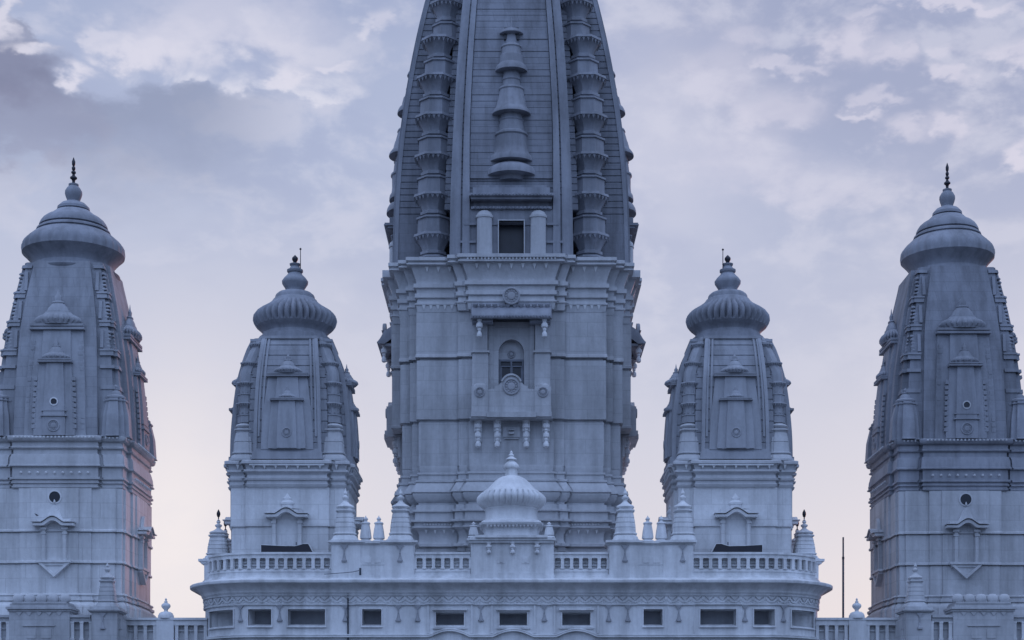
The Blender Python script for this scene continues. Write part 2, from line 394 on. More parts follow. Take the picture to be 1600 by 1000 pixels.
beads(m, -74, 74, -201-20, zp(415), 1.7, 26)
rot4(m, (0, 1, 3)).build('cornice_fringe', TRIM, main, 'stuff')

def side_block(m, prof, bx, wy):
    m.loft([[(-(bx+o),-(wy+o),z),(bx+o,-(wy+o),z),(bx+o,wy+o,z),(-(bx+o),wy+o,z)] for z, o in prof])
m = MB(); side_block(m, [(zp(y), o) for y, o in ((657,0),(655.5,2),(652,2),(651,.6),(564,.6),(563.5,-2),(560.5,-2),(560,2.6),(556,2.6),(555,1.6),(487,1.6))], 201.5, 112); m.build('side_wall', MWALL, main)
m = MB(); side_block(m, [(zp(y), o-1) for y, o in ((489,4),(485,5),(479,6),(478,8),(476,8),(475,5),(468,4),(467,8),(461,8),(460,5),(453,6),(452,10),(446,10),(445,6),(440,6),(432,9),(425,12),(420,14),(419,21),(408,21),(407,18),(404,4))], 197, 112); m.build('side_cornice', MTRIM, main)
# curved spire: cross of four arms
Dm = [(Z(y, 190), v) for y, v in ((405,197),(300,194),(200,186),(100,171),(0,150),(-100,122),(-200,88),(-270,56))]
Wm = [(Z(y, 160), v) for y, v in ((405,100),(300,98),(100,88),(0,80),(-100,69),(-200,52),(-270,36))]
D = lambda z: smooth(z, Dm); W = lambda z: smooth(z, Wm)
m = MB(); m.loft([plan([(21.5,176),(100,197)], 0, 1, Z(412,170)), plan([(21.5,176),(99,195)], 0, 1, Z(325,170))]); m.build('spire_foot', SPIRE, main)
m = MB(); rings = []; y = 325
while y > -272:
    for dy, o in ((0, 0), (8.6, 0), (9.0, -1.3), (10.0, -1.3)):
        z = Z(y-dy, 170); rings.append(plan([(W(z)+o, D(z)+o), (W(z)+o+13, D(z)*.78+o)], 0, 1, z))
    y -= 10.35
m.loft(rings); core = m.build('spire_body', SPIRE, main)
m = MB(); zt = Z(-272, 190)
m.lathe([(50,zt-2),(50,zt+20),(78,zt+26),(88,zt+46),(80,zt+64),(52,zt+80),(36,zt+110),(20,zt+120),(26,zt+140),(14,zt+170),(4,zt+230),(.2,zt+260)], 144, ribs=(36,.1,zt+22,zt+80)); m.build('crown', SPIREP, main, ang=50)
# slabs of the spire's front face
y = 284.0; wi = [(Z(yy, 150), v) for yy, v in ((300,67.5),(200,67),(100,63),(0,57),(-100,48),(-200,34))]
side = MB()
while y > -215:
    z0, z1 = Z(y, 150), Z(y-9.8, 150); w0, w1 = smooth(z0, wi), smooth(z1, wi); p = 3+random.uniform(-.7, .7)
    v = [(-w0,-D(z0)+3,z0),(w0,-D(z0)+3,z0),(w0,-D(z0)-p,z0),(-w0,-D(z0)-p,z0),(-w1,-D(z1)+3,z1),(w1,-D(z1)+3,z1),(w1,-D(z1)-p,z1),(-w1,-D(z1)-p,z1)]
    f = [(0,1,2,3),(4,7,6,5),(0,4,5,1),(1,5,6,2),(2,6,7,3),(3,7,4,0)]
    MB().add(v, f).build('stone_course', SPIRE, main); side.add(v, f)
    y -= 10.35
rot4(side, (1, 3)).build('side_courses', SPIRE, main, 'stuff')
m = MB()
for s in (-1, 1):
    rings = []
    for i in range(40):
        z = Z(410-i*16, 150); a = smooth(z, wi)+1; b = a+(W(z)-a)*.38; d = D(z)
        rings.append([(s*a,-d+4,z),(s*a,-d-7,z),(s*b,-d-7,z),(s*b,-d+4,z)])
    m.loft(rings); rings = []
    for i in range(40):
        z = Z(410-i*16, 150); a = smooth(z, wi)+1; b = a+(W(z)-a)*.48; c = W(z)+1.5; d = D(z)
        rings.append([(s*b,-d+4,z),(s*b,-d-2.5,z),(s*c,-d-2.5,z),(s*c,-d+4,z)])
    m.loft(rings)
rot4(m, (0, 1, 3)).build('edge_fillet', SPIREP, main)
# column of hooded bells up the middle of the face
bell = [(18,.6),(30,1.6),(38,2),(41,3),(42,15),(44,18.5),(48,19.5),(49,19),(50,10),(65,9.5),(66,13),(69,16),(71,17),(73,15.5),(84,17),(86,19),(99,20),(103,24),(108,26),(112,26),(113,13.5),(122,14),(126,15.5),(128,14),(137,15),(139,20),(142,21),(144,19.5),(158,22),(160,23),(171,25),(176,29),(180,31.5),(183,31.5),(184,18),(190,18),(193,20.5),(195,19),(210,21),(213,26),(216,27),(218,25),(233,27.5),(236,28),(245,31),(249,35),(254,37),(257,37),(258,22),(263,32),(266,37),(271,40),(276,41),(279,41),(280,25),(286,22)]
m = MB(); m.lathe([(r*.955*1.1, Z(y, 150), -D(Z(y, 150))-2+12*min(1, max(0, (y-205)/50))) for y, r in bell[::-1]], 40, kx=.97, ky=.84)
o = m.build('bell_stack', SPIREP, main, ang=30); spin(o, (1, 3))
m = MB(); z = Z(52, 168)
m.box(-12, 12, -D(z)-10, -D(z)+2, Z(66, 168), Z(48, 168)); m.build('dark_niche', DARK, main)

# corner columns of stacked cups
Cx = [(Z(y, 199), v) for y, v in ((430,131),(350,131),(250,129.5),(160,127),(90,121),(30,110),(-30,97),(-100,82),(-170,64))]
unit = pot_unit(34, 66.6).mesh('pot_tier', SPIREP, 30)
for qx, qy in ((-1,-1),(1,-1),(1,1),(-1,1)):
    m = MB(); rings = []
    for i in range(12):
        z = Z(408-i*50, 199); c = smooth(z, Cx); r = 15 if i < 11 else 6
        rings.append([(qx*c+r*math.cos(a*math.pi/4), qy*c+r*math.sin(a*math.pi/4), z) for a in range(8)])
    m.loft(rings); shaft = m.build('corner_column', SPIREP, main)
    for k in range(9):
        yt = 430-61.9*k; z0 = Z(yt, 199); c = smooth(z0+33, Cx); sc = 1 if k < 5 else max(.5, 1-.07*(k-4))
        link('pot_tier', unit, shaft, loc=(qx*c, qy*c, z0), sc=(sc, sc, 1))
# window bay at the foot of the spire face
yf = 206
m = MB()
WX, WY0, WY1 = 20.5, zb(399.5), zb(340)
for s in (-1, 1):
    m.box(*sorted((s*WX, s*81)), -yf+6, -150, zb(408), zb(374)); m.box(*sorted((s*WX, s*76)), -yf+7, -150, zb(374), zb(346)); m.box(*sorted((s*WX, s*70)), -yf+5, -150, zb(346), zb(322))
    m.box(*sorted((s*76, s*90)), -yf+14, -150, zb(408), zb(386)); m.box(*sorted((s*70, s*84)), -yf+12, -150, zb(374), zb(352))
    for q in (346, 374): m.box(*sorted((s*58, s*(84 if q > 350 else 78))), -yf+2, -150, zb(q)-1, zb(q)+2.5)
m.box(-WX, WX, -yf+5, -150, zb(408), WY0); m.box(-WX, WX, -yf+5, -150, WY1, zb(322)); 
bay = m.build('window_bay', SPIREP, main)
for s in (-1, 1):
    m = MB()
    m.lathe([(15,zb(407)),(15,zb(403)),(13,zb(402)),(12.5,zb(345)),(12.5,zb(337)),(14.5,zb(336)),(14.5,zb(333)),(13,zb(332)),(11,zb(328)),(6,zb(325)),(.1,zb(324))], 24, s*44, -yf+2, 1, .6)
    m.build('pilaster', MTRIM, bay)
m = MB(); m.box(-66, 66, -yf+2, -150, zb(322), zb(318)); beads(m, -64, 64, -yf, zb(320.5), 2.2, 20)
m.box(-62, 62, -yf+9, -150, zb(318), zb(309)); m.box(-66, 66, -yf-7, -150, zb(309), zb(305)); m.box(-69, 69, -yf-12, -150, zb(305), zb(301)); m.box(-63, 63, -yf-4, -150, zb(301), zb(290)); m.box(-58, 58, -yf+6, -150, zb(290), zb(283))
beads(m, -67, 67, -yf-12, zb(303), 1.8, 24)
m.build('window_canopy', SPIREP, bay)
m = MB(); t = 1.7
m.box(-WX-t, -WX, -yf+2, -yf+9, WY0-t, WY1+t); m.box(WX, WX+t, -yf+2, -yf+9, WY0-t, WY1+t); m.box(-WX, WX, -yf+2, -yf+9, WY1, WY1+t); m.box(-WX, WX, -yf+2, -yf+9, WY0-t, WY0); m.build('window_frame', MTRIM, bay)
m = MB(); m.box(-WX, WX, -yf+25, -yf+26, WY0, WY1); m.box(-.8, .8, -yf+23.5, -yf+25, WY0, WY1); m.build('window_pane', DARK, bay)
spin(bay, (1, 3))

# balcony bay
by = 205
m = MB()
for s in (-1, 1):                            # side piers and the walls of the niche
    x0, x1 = sorted((s*38, s*64)); m.box(x0, x1, -by, -170, zb(643), zb(548)); m.box(x0+1, x1-1, -by+2, -170, zb(548), zb(500)); m.box(*sorted((s*36, s*66)), -by-3, -168, zb(548), zb(545)); m.box(*sorted((s*30, s*38)), -by+10, -170, zb(643), zb(500))
    m.box(*sorted((s*37, s*64.5)), -by-2, -172, zb(642), zb(638))
niche = m.build('balcony_bay', MWALL, main)
m = MB(); a = 21; pts = [(-30, zb(643)), (-30, zb(500)), (30, zb(500)), (30, zb(643)), (a, zb(643))]
arc = [(a*math.cos(t*math.pi/14), zb(545)+a*1.05*math.sin(t*math.pi/14)) for t in range(15)]
m.prism(pts+arc+[(-a, zb(643))], -by+13, -by+25); m.box(-30, 30, -by+24, -by+28, zb(643), zb(500)); m.box(-38, 38, -by+11, -by+32, zb(505), zb(497))
m.build('niche_back', MWALL, niche)
m = MB(); rosette(m, 0, -by+24, zb(545), 6.5, 2); m.build('rosette', RELIEF, niche)
m = MB(); z0, z1 = zb(596), zb(557)
for x in (-20.5, -1.4, 17.7): m.box(x, x+2.8, -by+20.5, -by+23.5, z0, z1)
m.box(-20.5, 20.5, -by+20.5, -by+23.5, z1, z1+3.5); m.box(-17.7, -1.4, -by+21, -by+23, z1-9, z1-7); m.box(1.4, 17.7, -by+21, -by+23, z1-9, z1-7)
for x in (-14.5, 3.2): m.box(x-3.2, x-.8, -by+21.5, -by+23.1, z0, z1-9); m.box(x+12.4, x+14.6, -by+21.5, -by+23.1, z0, z1-9)
m.build('door_frame', FRAME, niche)
m = MB(); m.box(-20.5, 20.5, -by+23.2, -by+24.1, z0, z1); m.build('door_leaf', DARK, niche)
# parapet with a raised arch
m = MB(); pf = 213
ar = [(17*math.cos(R(t)), zb(603)+19*math.sin(R(t))) for t in range(25, 156, 10)]
left = [(-39, zb(643)), (-39, zb(607)), (-27, zb(606)), (-27, zb(602)), (-21, zb(601)), (-19, zb(598.5))]
m.prism(left+ar[::-1]+[(-x, z) for x, z in left][::-1], -pf, -pf+6)
rim = [(x*1.10, zb(603)+(z-zb(603))*1.10) for x, z in ar]
for (a0, b0), (a1, b1) in zip(rim, rim[1:]): m.prism([(a0,b0),(a1,b1),(a1*.86,zb(603)+(b1-zb(603))*.86),(a0*.86,zb(603)+(b0-zb(603))*.86)], -pf-3, -pf+4)
for s in (-1, 1):
    x0, x1 = sorted((s*38, s*65)); m.box(x0, x1, -pf-2, -pf+20, zb(643), zb(603)); m.lathe([(12.5,zb(603)),(12,zb(600)),(8,zb(597)),(0,zb(596))], 20, s*51.5, -pf+9, 1, .8)
m.box(-66, 66, -pf-5, -180, zb(650.5), zb(643)); m.box(-40, 40, -pf-8, -180, zb(652), zb(644)); m.box(-68, 68, -pf-2, -181, zb(653), zb(650.5))
par = m.build('balcony_parapet', MWALL, main)
m = MB(); rosette(m, 0, -pf, zb(603), 14); 
for s in (-1, 1): rosette(m, s*51.5, -pf-2, zb(612), 8.5, 2.4)
m.build('medallion', RELIEF, par)
def hanging(m, x, y, top, bot, r, n=3):
    h = (top-bot)/n; q = []
    for i in range(n):
        z = bot+i*h; s_ = .78+.22*i/(n-1) if n > 1 else 1
        q += [(r*.55*s_, z), (r*.95*s_, z+h*.12), (r*s_, z+h*.3), (r*.9*s_, z+h*.5), (r*.55*s_, z+h*.62), (r*.5*s_, z+h*.75), (r*.72*s_, z+h*.8), (r*.72*s_, z+h*.92)]
    m.lathe(q+[(r*.8, top)], 14, x, y)
for x in (-54.5, -23, 24.5, 57):
    m = MB(); hanging(m, x, -200, zb(652), zb(696), 6.3); m.box(x-6.3, x+6.3, -198, -186, zb(670), zb(652)); m.box(x-5.5, x+5.5, -196, -186, zb(686), zb(670)); m.build('bracket', TRIM, par)  # paler trim colour stands in for the highlights on the brackets
m = MB(); m.box(-12, 12, -195, -188, zb(681), zb(679.5)); m.box(-4.5, 4.5, -199, -188, zb(674), zb(671)); m.box(-4.5, 4.5, -199, -188, zb(668), zb(667)); m.box(-14, 14, -193.2, -188, zb(678), zb(662)); m.build('spout', MTRIM, main)
# canopy over the balcony
m = MB()
sec = [(-186, zb(468)), (-206, zb(470)), (-219, zb(478)), (-226, zb(490)), (-230, zb(495)), (-230, zb(499)), (-224, zb(500)), (-214, zb(493)), (-200, zb(486)), (-186, zb(485))]
m.loft([[(x, y*sc, z) for y, z in sec] for x, sc in ((-66,.975),(-64,1),(64,1),(66,.975))])
beads(m, -64, 64, -230, zb(496.5), 2.0, 26); teeth(m, -64, 64, -220, zb(477), 9, 5, 4, 12)
can = m.build('canopy', SPIREP, main)
m = MB(); rosette(m, 0, -223, zb(464), 14.5, 3); m.box(-11, 11, -220, -200, zb(472), zb(462)); m.build('medallion', RELIEF, can)
for x in (-52, 54):
    m = MB(); hanging(m, x, -220, zb(499), zb(528), 5.6, 2); m.build('pendant', TRIM, can)  # pendants also take the paler colour in place of highlights
for s in (-1, 1):
    m = MB(); m.box(*sorted((s*30, s*64)), -218, -186, zb(503), zb(499)); m.build('canopy_bearer', SPIREP, can)
for o in (niche, par, can): spin(o, (1, 3))

# ================================================================== inner corner towers
dm = 165.0; km = K(dm); kf = K(70)
zm = lambda y: Z(y, 72); zc = lambda y: Z(y, dm)
mx_ = -338*km
mid = thing('corner_tower', 'shorter ribbed-cap tower on the hall roof, left of the tall central tower', 'tower', (mx_, dm, 0), 'towers standing on the hall roof')
ML = [(66,94),(91,88)]; ML = [(66,95),(90,90)]
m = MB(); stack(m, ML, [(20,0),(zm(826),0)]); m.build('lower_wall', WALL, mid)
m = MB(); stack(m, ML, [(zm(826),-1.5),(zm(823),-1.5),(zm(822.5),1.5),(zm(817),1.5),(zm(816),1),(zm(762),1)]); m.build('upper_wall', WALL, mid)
m = MB(); stack(m, [(62,96),(67,86),(90,90)], [(zm(y), o*.85) for y, o in ((763,1),(760,4),(757,5),(756,3),(752,3),(751,6),(748,7),(747,3),(743,2),(740,4),(738,8),(735,8),(734,4),(730,5),(727,6.5),(726,12),(722,12),(721,10),(719,2))])
cor = m.build('cornice', MTRIM, mid)
m = MB(); teeth(m, -62, 62, -95-6, zm(727), 6, 8, 4, 7); teeth(m, -88, -70, -90-6, zm(727), 5, 8, 4, 1); teeth(m, 70, 88, -90-6, zm(727), 5, 8, 4, 1); m.box(-60,60,-95-10,-95-4,zm(729),zm(726.5))
rot4(m, (0, 1, 3)).build('cornice_fringe', TRIM, mid, 'stuff')
DMt = [(zc(y), v) for y, v in ((760,95),(720,95),(680,94),(640,90.5),(600,84),(560,71.5),(538,60.5))]
WMt = [(zc(y), v) for y, v in ((720,54),(640,52),(580,48),(530,43),(512,40))]
Dd = lambda z: smooth(z, DMt); Wd = lambda z: smooth(z, WMt)
m = MB(); rings = []; y = 742
while y > 540:
    for dy, o in ((0,0),(15.2,0),(15.6,-1.3),(16.6,-1.3)):
        z = zc(max(539, y-dy)); w = Wd(z)+o; d = Dd(z)+o; rings.append(plan([(w, d), (min(w+10, d-10), d-9)], 0, 1, z))
    y -= 17
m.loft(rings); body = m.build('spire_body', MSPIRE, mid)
m = MB()
for s in (-1, 1):
    for w, z0, z1 in ((0, 0, 0),):
        rings = []
        for i in range(15):
            z = zc(724-i*12.9); d = Dd(z); a = Wd(z); rings.append([(s*(a-5),-d+4,z),(s*(a-5),-d-3,z),(s*(a+.6),-d-3,z),(s*(a+.6),-d+4,z)])
        m.loft(rings)
for s in (-1, 1):
    for q in (.74, .86):
        rings = []
        for i in range(15):
            z = zc(700-i*11.2); d = Dd(z); a = Wd(z)*q; rings.append([(s*(a-1.6),-d+3,z),(s*(a-1.6),-d-2.2,z),(s*(a+1.6),-d-2.2,z),(s*(a+1.6),-d+3,z)])
        m.loft(rings)
m.box(-56, 56, -101, -80, zm(716), zm(707)); m.box(-54, 54, -98, -80, zm(707), zm(702)); m.box(-58,58,-102,-80, zm(718.5), zm(716))
m.box(-47, 47, -Dd(zc(543))-4, -30, zc(545), zc(541)); 
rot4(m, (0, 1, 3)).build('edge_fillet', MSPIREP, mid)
m = MB(); relief_spire(m, Dd, zm(703), zm(588), 42, 31, 23, .1, 20, .85); rs = m.build('relief_spire', MSPIREP, mid)
m = MB(); relief_spire(m, lambda z: Dd(z)+3.5, zm(702), zm(627), 30, 24, 15, .1, 16, .8); rosette(m, 0, -104.5, zm(678), 8, 2); m.build('small_relief_spire', MSPIREP, rs)
spin(rs, (1, 3))
Ff = lambda z: lerp(z, [(zc(650),.82),(zc(600),.80),(zc(560),.735),(zc(536),.66)])
umid = pot_unit(16.5, 33.5).mesh('pot_tier', MSPIREP, 30)
for qx, qy in ((-1,-1),(1,-1),(1,1),(-1,1)):
    m = MB(); little_spire(m, qx*72, qy*72, zm(719), 21, Z(636, 90)-zm(719), 2)
    m.build('corner_turret', MTRIM, mid)
    m = MB(); rings = []
    for i in range(12):
        z = zc(690-i*13); c = min(70, Dd(z)*(Ff(z)+.03)); r = 11
        rings.append([(qx*c+r*math.cos(a*math.pi/4), qy*c+r*math.sin(a*math.pi/4), z) for a in range(8)])
    m.loft(rings); sh = m.build('corner_column', MSPIREP, mid)
    for k in range(4):
        z0 = zc(676-31.5*k); c = min(70, Dd(z0+20)*Ff(z0+20)); link('pot_tier', umid, sh, loc=(qx*c, qy*c, z0), sc=(1-.05*k, 1-.05*k, 1))
crown(mid, km, zc, [(545,56),(541,60),(540,57),(531,56),(530,53),(524,50),(521,51),(518,54),(513,60),(508,63.5),(502,65.5),(496,64.5),(490,60),(486,54.5),(484,51),(480,44.5),(476,39),(473,36),(470,34),(468.5,31.5),(464,30.5),(462,29.5),(459,26),(457.5,22),(456,16),(455,13)], (478, 513),
      [(457,14),(455,13.5),(451,15.5),(444,20),(440,20.5),(435,17),(430,12),(427,10),(426.5,11),(425,12.5),(422,12.5),(420.5,9),(416,6.5),(415,8),(412.5,8.5),(411.5,4)],
      [(412,2.5),(410,2.5),(406,4.8),(403,4.6),(401,2.8),(398.5,.4)], n=216, ribs=36, dep=.15)
# window niche with ogee hood
def ogee(w, h, t, rise, nn=10):              # outline of an ogee hood: flat wings and an arch in the middle
    top = [(-w, 0), (-w, t)]; a = w*.52
    for i in range(nn+1):
        q = i/nn; x = -a+2*a*q; top.append((x, t+h*(math.sin(math.pi*q)**1.3)))
    top += [(w, t), (w, 0)]; low = []
    for i in range(nn+1):
        q = i/nn; x = a*.86-2*a*.86*q; low.append((x, h*.86*(math.sin(math.pi*q)**1.3)))
    return top+low
def niche_window(par, y, zf, cx, w, ytop, ybot, hw, hy, cap, matw):
    m = MB(); z0, z1 = zf(ybot), zf(ytop); r = w
    ar = [(r*math.cos(math.pi*t/10), z1-r*.5+r*.9*math.sin(math.pi*t/10)) for t in range(11)]
    m.prism([(-w-7,z0),(-w-7,z1+6),(w+7,z1+6),(w+7,z0),(w,z0)]+ar+[(-w,z0)], y-5, y+2)
    for s in (-1, 1):
        m.box(*sorted((s*(w+1), s*(w+6))), y-7, y, z0, z1-r*.6); m.box(*sorted((s*(w-1), s*(w+9))), y-9, y, z1-r*.6, z1-r*.6+3.5); m.box(*sorted((s*w, s*(w+8))), y-8, y, z1-r*.6-7, z1-r*.6-3.5)
    o = m.build('window_niche', matw, par)
    m = MB(); m.box(-w, w, y-1.2, y, z0, z1+2); m.build('niche_panel', matw, o)
    m = MB(); pol = ogee(hw, zf(hy-9)-zf(hy), 4, 0); m.prism([(x, z+zf(hy)-4) for x, z in pol], y-16, y+1)
    pol2 = [(x*1.03, z+zf(hy)-1) for x, z in pol][1:14]; m.prism(pol2+[(x, z-1.6) for x, z in pol2[::-1]], y-19, y)
    if cap: m.lathe([(9,zf(cap)-9),(9,zf(cap)-3),(11,zf(cap)-3),(12,zf(cap)),(9,zf(cap)+2),(6,zf(cap)+4),(7,zf(cap)+7),(4,zf(cap)+10),(1,zf(cap)+15)], 16, 0, y, 1, .5)
    m.build('hood', TRIM, o)
    return o
nw = niche_window(mid, -95.5, zm, 0, 17, 802, 858, 34, 806, 786, WALL); spin(nw, (1, 3))
mid2 = copy_tree(mid); mid2.location.x = 338*km*S; mid2['label'] = 'shorter ribbed-cap tower on the hall roof, right of the tall central tower'

# ================================================================== outer towers
do = 165.0; ko = K(do); zo = lambda y: Z(y, 60); zq = lambda y: Z(y, do)
outer = thing('outer_tower', 'large domed-cap tower at the far left, bright sunset glow along its right side', 'tower', (-684*ko, do, 0), 'towers at the far corners of the temple')
OL = [(36,112),(56,110),(94,107),(104,104)]
m = MB(); stack(m, OL, [(20,0),(zo(948),10),(zo(945),8),(zo(940),3),(zo(939),6),(zo(935),6),(zo(934),3),(zo(931),3),(zo(930.5),5),(zo(928),4),(zo(927),0),(zo(882.5),0)]); m.build('lower_wall', WALL, outer)
m = MB(); stack(m, OL, [(zo(882.5),-1.5),(zo(881),-1.5),(zo(880.5),3),(zo(877.5),2.5),(zo(876.5),1),(zo(833.5),1)]); m.build('middle_wall', WALL, outer)
m = MB(); stack(m, OL, [(zo(833.5),-.5),(zo(832),-.5),(zo(831.5),4),(zo(828.5),3.5),(zo(827.5),2),(zo(764),2)]); m.build('upper_wall', WALL, outer)
OC = [(70,112),(74,108),(80,108),(84,103),(88,103),(104,107)] 
OC = [(74,112),(80,100),(82,98)]
OC = [(66,110),(71,100),(102,104),(103,103)]
m = MB(); stack(m, OC, [(zo(y), o*.78) for y, o in ((764,2),(762.5,4),(760.5,4),(760,2),(757,2),(756,5),(754,5),(753.5,3),(751,3),(750,7),(747,7),(746.5,3),(731,3),(730,9),(728,9),(727,7),(716,6),(711,4),(710,1),(703,1),(702,5),(700,6),(698,3),(692,3),(691,8),(689,10),(686,11),(684,11),(683,9),(681,0))])
m.build('cornice', MTRIM, outer)
m = MB(); beads(m, -66, 66, -122, zo(686), 1.8, 22); beads(m, -60, 60, -116, zo(740), 2.2, 9)
for s in (-1, 1): beads(m, 78 if s > 0 else -102, 102 if s > 0 else -78, -114, zo(686), 1.6, 4)
rot4(m, (0, 1, 3)).build('bead_course', TRIM, outer, 'stuff')
m = MB()                                     # deep clefts where the corner piers meet the face
DOt = [(zq(y), v) for y, v in ((720,110),(690,109.5),(640,106.5),(600,102.5),(560,97),(500,86.5),(450,75.5),(430,71))]
WOt = [(zq(y), v) for y, v in ((690,67),(600,64),(520,59),(440,46.5),(400,38))]
Do = lambda z: smooth(z, DOt); Wo = lambda z: smooth(z, WOt)
m = MB(); rings = []
for i in range(30):
    z = zq(718-i*10); d = Do(z); w = Wo(z); rings.append(plan([(w,d),(w+3,d-8),(d*.84,d-8),(d*.86,d*.86)], 0, 1, z))
m.loft(rings); m.build('spire_body', MSPIRE, outer)
# banded side piers
bands = []
def pier_band(y0, y1, o, q):
    z0, z1 = zq(y0), zq(y1); v = []
    for z in (z0, z1):
        d = Do(z); a = Wo(z)+4; b = d*.86+o
        v += [(q*a,-d+12,z),(q*a,-d+8-o,z),(q*b,-d+8-o,z),(q*b,-d+22,z)]
    m = MB(); m.add(v, [(0,1,2,3),(4,7,6,5),(0,4,5,1),(1,5,6,2),(2,6,7,3),(3,7,4,0)])
    bands.append(m.build('ledge', MSPIREP, outer))
for q in (-1, 1):
    for y0, y1, o in ((486,479,2.5),(479,476,4),(531,525,2.5),(525,522,4),(577,570,3),(570,567,4.5),(597,592,3),(438,433,2.5),(629,623,1.5)): pier_band(y0, y1, o, q)
    for y0, y1 in ((519, 491), (565, 537), (474, 444)):
        z0, z1 = zq(y0), zq(y1); a = Wo((z0+z1)/2)+7; m = MB()
        for j in range(5):
            z = z0+(z1-z0)*(j+.1)/5; dd = Do(z+2); x = a+10+random.uniform(-1, 1)
            m.lathe([(0,z),(3.2,z+1),(3.8,z+(z1-z0)*.07),(2.6,z+(z1-z0)*.13),(0,z+(z1-z0)*.17)], 7, q*x, -dd+9.3, 1.2, .5)
        dd = Do(z0); d1 = Do(z1)
        m.add([(q*(a-2),-dd+4.5,z0),(q*(a+3),-dd+4.5,z0),(q*(a+3),-dd+12,z0),(q*(a-2),-dd+12,z0),(q*(a-2),-d1+4.5,z1),(q*(a+3),-d1+4.5,z1),(q*(a+3),-d1+12,z1),(q*(a-2),-d1+12,z1)],
              [(0,1,2,3),(4,7,6,5),(0,4,5,1),(1,5,6,2),(2,6,7,3),(3,7,4,0)])
        bands.append(m.build('carved_niche', MSPIREP, outer, 'stuff'))
for b in bands: spin(b, (1, 3))
m = MB(); relief_spire(m, Do, zo(683), zo(514), 49, 41, 38, .05, 22, .5); rs = m.build('relief_spire', MSPIREP, outer)
m = MB(); relief_spire(m, lambda z: Do(z)+5, zo(683), zo(568), 33, 24.5, 23, .05, 16, .55)
m.box(-18, 18, -121, -110, zo(679), zo(655)); m.box(-21, 21, -123, -110, zo(653.5), zo(651.5)); m.box(-20, 20, -121, -110, zo(645), zo(643)); rosette(m, 0, -121, zo(668), 10, 2)
m.build('small_relief_spire', MSPIREP, rs)
m = MB()
for s in (-1, 1):
    for j in range(17):
        z = zo(672-j*8.4); d = Do(z); t = j/17; w = 49+(41-49)*t**1.6
        m.box(s*(w-4)-3.2+random.uniform(-.6,.6), s*(w-4)+3.2, -d-3.9-random.uniform(0, .9), -d, z, z+6.4)
        if j < 10: m.box(s*(33-5.5*t)-3, s*(33-5.5*t)+2.6, -d-9.6, -d-6, z, z+6)
m.build('carved_strip', MSPIREP, rs, 'stuff')
spin(rs, (1, 3))
m = MB(); M = Matrix.Translation((0, -Do(zo(631))-12, zo(630.5))) @ Matrix.Rotation(R(90), 4, 'X'); m.lathe([(6.8,-3),(6.8,1),(5,1.2),(4.8,-3)], 20, M=M); ring = m.build('round_vent', TRIM, outer)
m = MB(); m.lathe([(4.9,-2),(4.9,.2)], 20, M=M); m.build('vent_hole', DARK, ring)
M = Matrix.Translation((0, -114, zo(778))) @ Matrix.Rotation(R(90), 4, 'X')
m = MB(); m.lathe([(11,-3),(11,1.2),(9,1.4),(8.8,-3)], 28, M=M); ring = m.build('round_vent', TRIM, outer); m = MB(); m.lathe([(9,-3),(9,.3)], 28, M=M); m.build('vent_hole', DARK, ring)
m = MB(); m.lathe([(1.6, zo(787)), (1.8, zo(785)), (.5, zo(782))], 8, 0, -116); m.build('vent_knob', TRIM, ring)
for qx, qy in ((-1,-1),(1,-1),(1,1),(-1,1)):
    m = MB(); little = [(0,1),(.02,1),(.03,.95),(.36,.88),(.39,.87),(.42,.85),(.66,.66),(.67,.73),(.70,.73),(.705,.62),(.72,.60)]
    z0 = zo(683); h = zo(598)-z0; cx, cy, r = qx*92, qy*92, 25.5
    m.loft([[(cx+x, cy+y, z0+t*h) for x, y, _ in plan([(r*w*.42, r*w), (r*w*.75, r*w*.75)])] for t, w in little])
    m.lathe([(r*a, z0+t*h) for t, a in ((.71,.5),(.73,.62),(.76,.62),(.79,.5),(.80,.36),(.84,.34),(.88,.22),(.90,.26),(.92,.12),(.96,.14),(1,.02))], 20, cx, cy); m.build('corner_turret', MSPIREP, outer)
crown(outer, ko, zq, [(438,66),(434,70),(431,71),(430,66),(420,62),(416,63),(411,67),(405,72.5),(400,78),(394,79),(389,78.5),(384,76),(379,71.5),(374,65.5),(370,61),(368,57),(366,54.5),(365,57),(362,56),(360,53),(359,50),(358,49.5),(357,52.5),(354,52),(350,50),(346,47),(342,42),(338,34.5),(332,27.5),(331,24),(330,21.5),(329,25),(325,24.5),(319,18.5),(316.5,12),(315,10.5)], (375, 396),
      [(316,9.5),(313,10),(308,12),(303,13.3),(299,13),(294,10),(291,7),(290,7.8),(288,7.6),(287,4)],
      [(288,3),(284,2.2),(281,3),(279,5.6),(277,5.4),(275,2.6),(272,2),(270.5,3.8),(268.5,3.6),(267,1.8),(264.5,2.8),(262,2.9),(260,1.5),(257,2.6),(253,2.8),(249,1.4),(246,.4)], n=192, ribs=32, dep=.03)
nw = niche_window(outer, -112.5, zo, 0, 13, 822, 877, 33, 820, None, WALL)
m = MB(); q = ogee(33, zo(806)-zo(822), 3, 0); m.prism([(x*.8, z*1.35+zo(817)) for x, z in q[:15]], -119, -111); m.build('hood_crest', TRIM, nw)
m = MB(); m.box(-27, 27, -122, -110, zo(880.5), zo(877)); m.box(-23, 23, -119, -110, zo(885), zo(880.5)); m.prism([(-19,zo(885)),(0,zo(900)),(19,zo(885))], -117, -110); m.prism([(-26,zo(880.5)),(-23,zo(883)),(0,zo(903)),(23,zo(883)),(26,zo(880.5)),(20,zo(880.6)),(0,zo(898)),(-20,zo(880.6))], -120.5, -111); m.build('sill_bracket', TRIM, nw)
spin(nw, (1, 3))
outer2 = copy_tree(outer); dr = 190.0
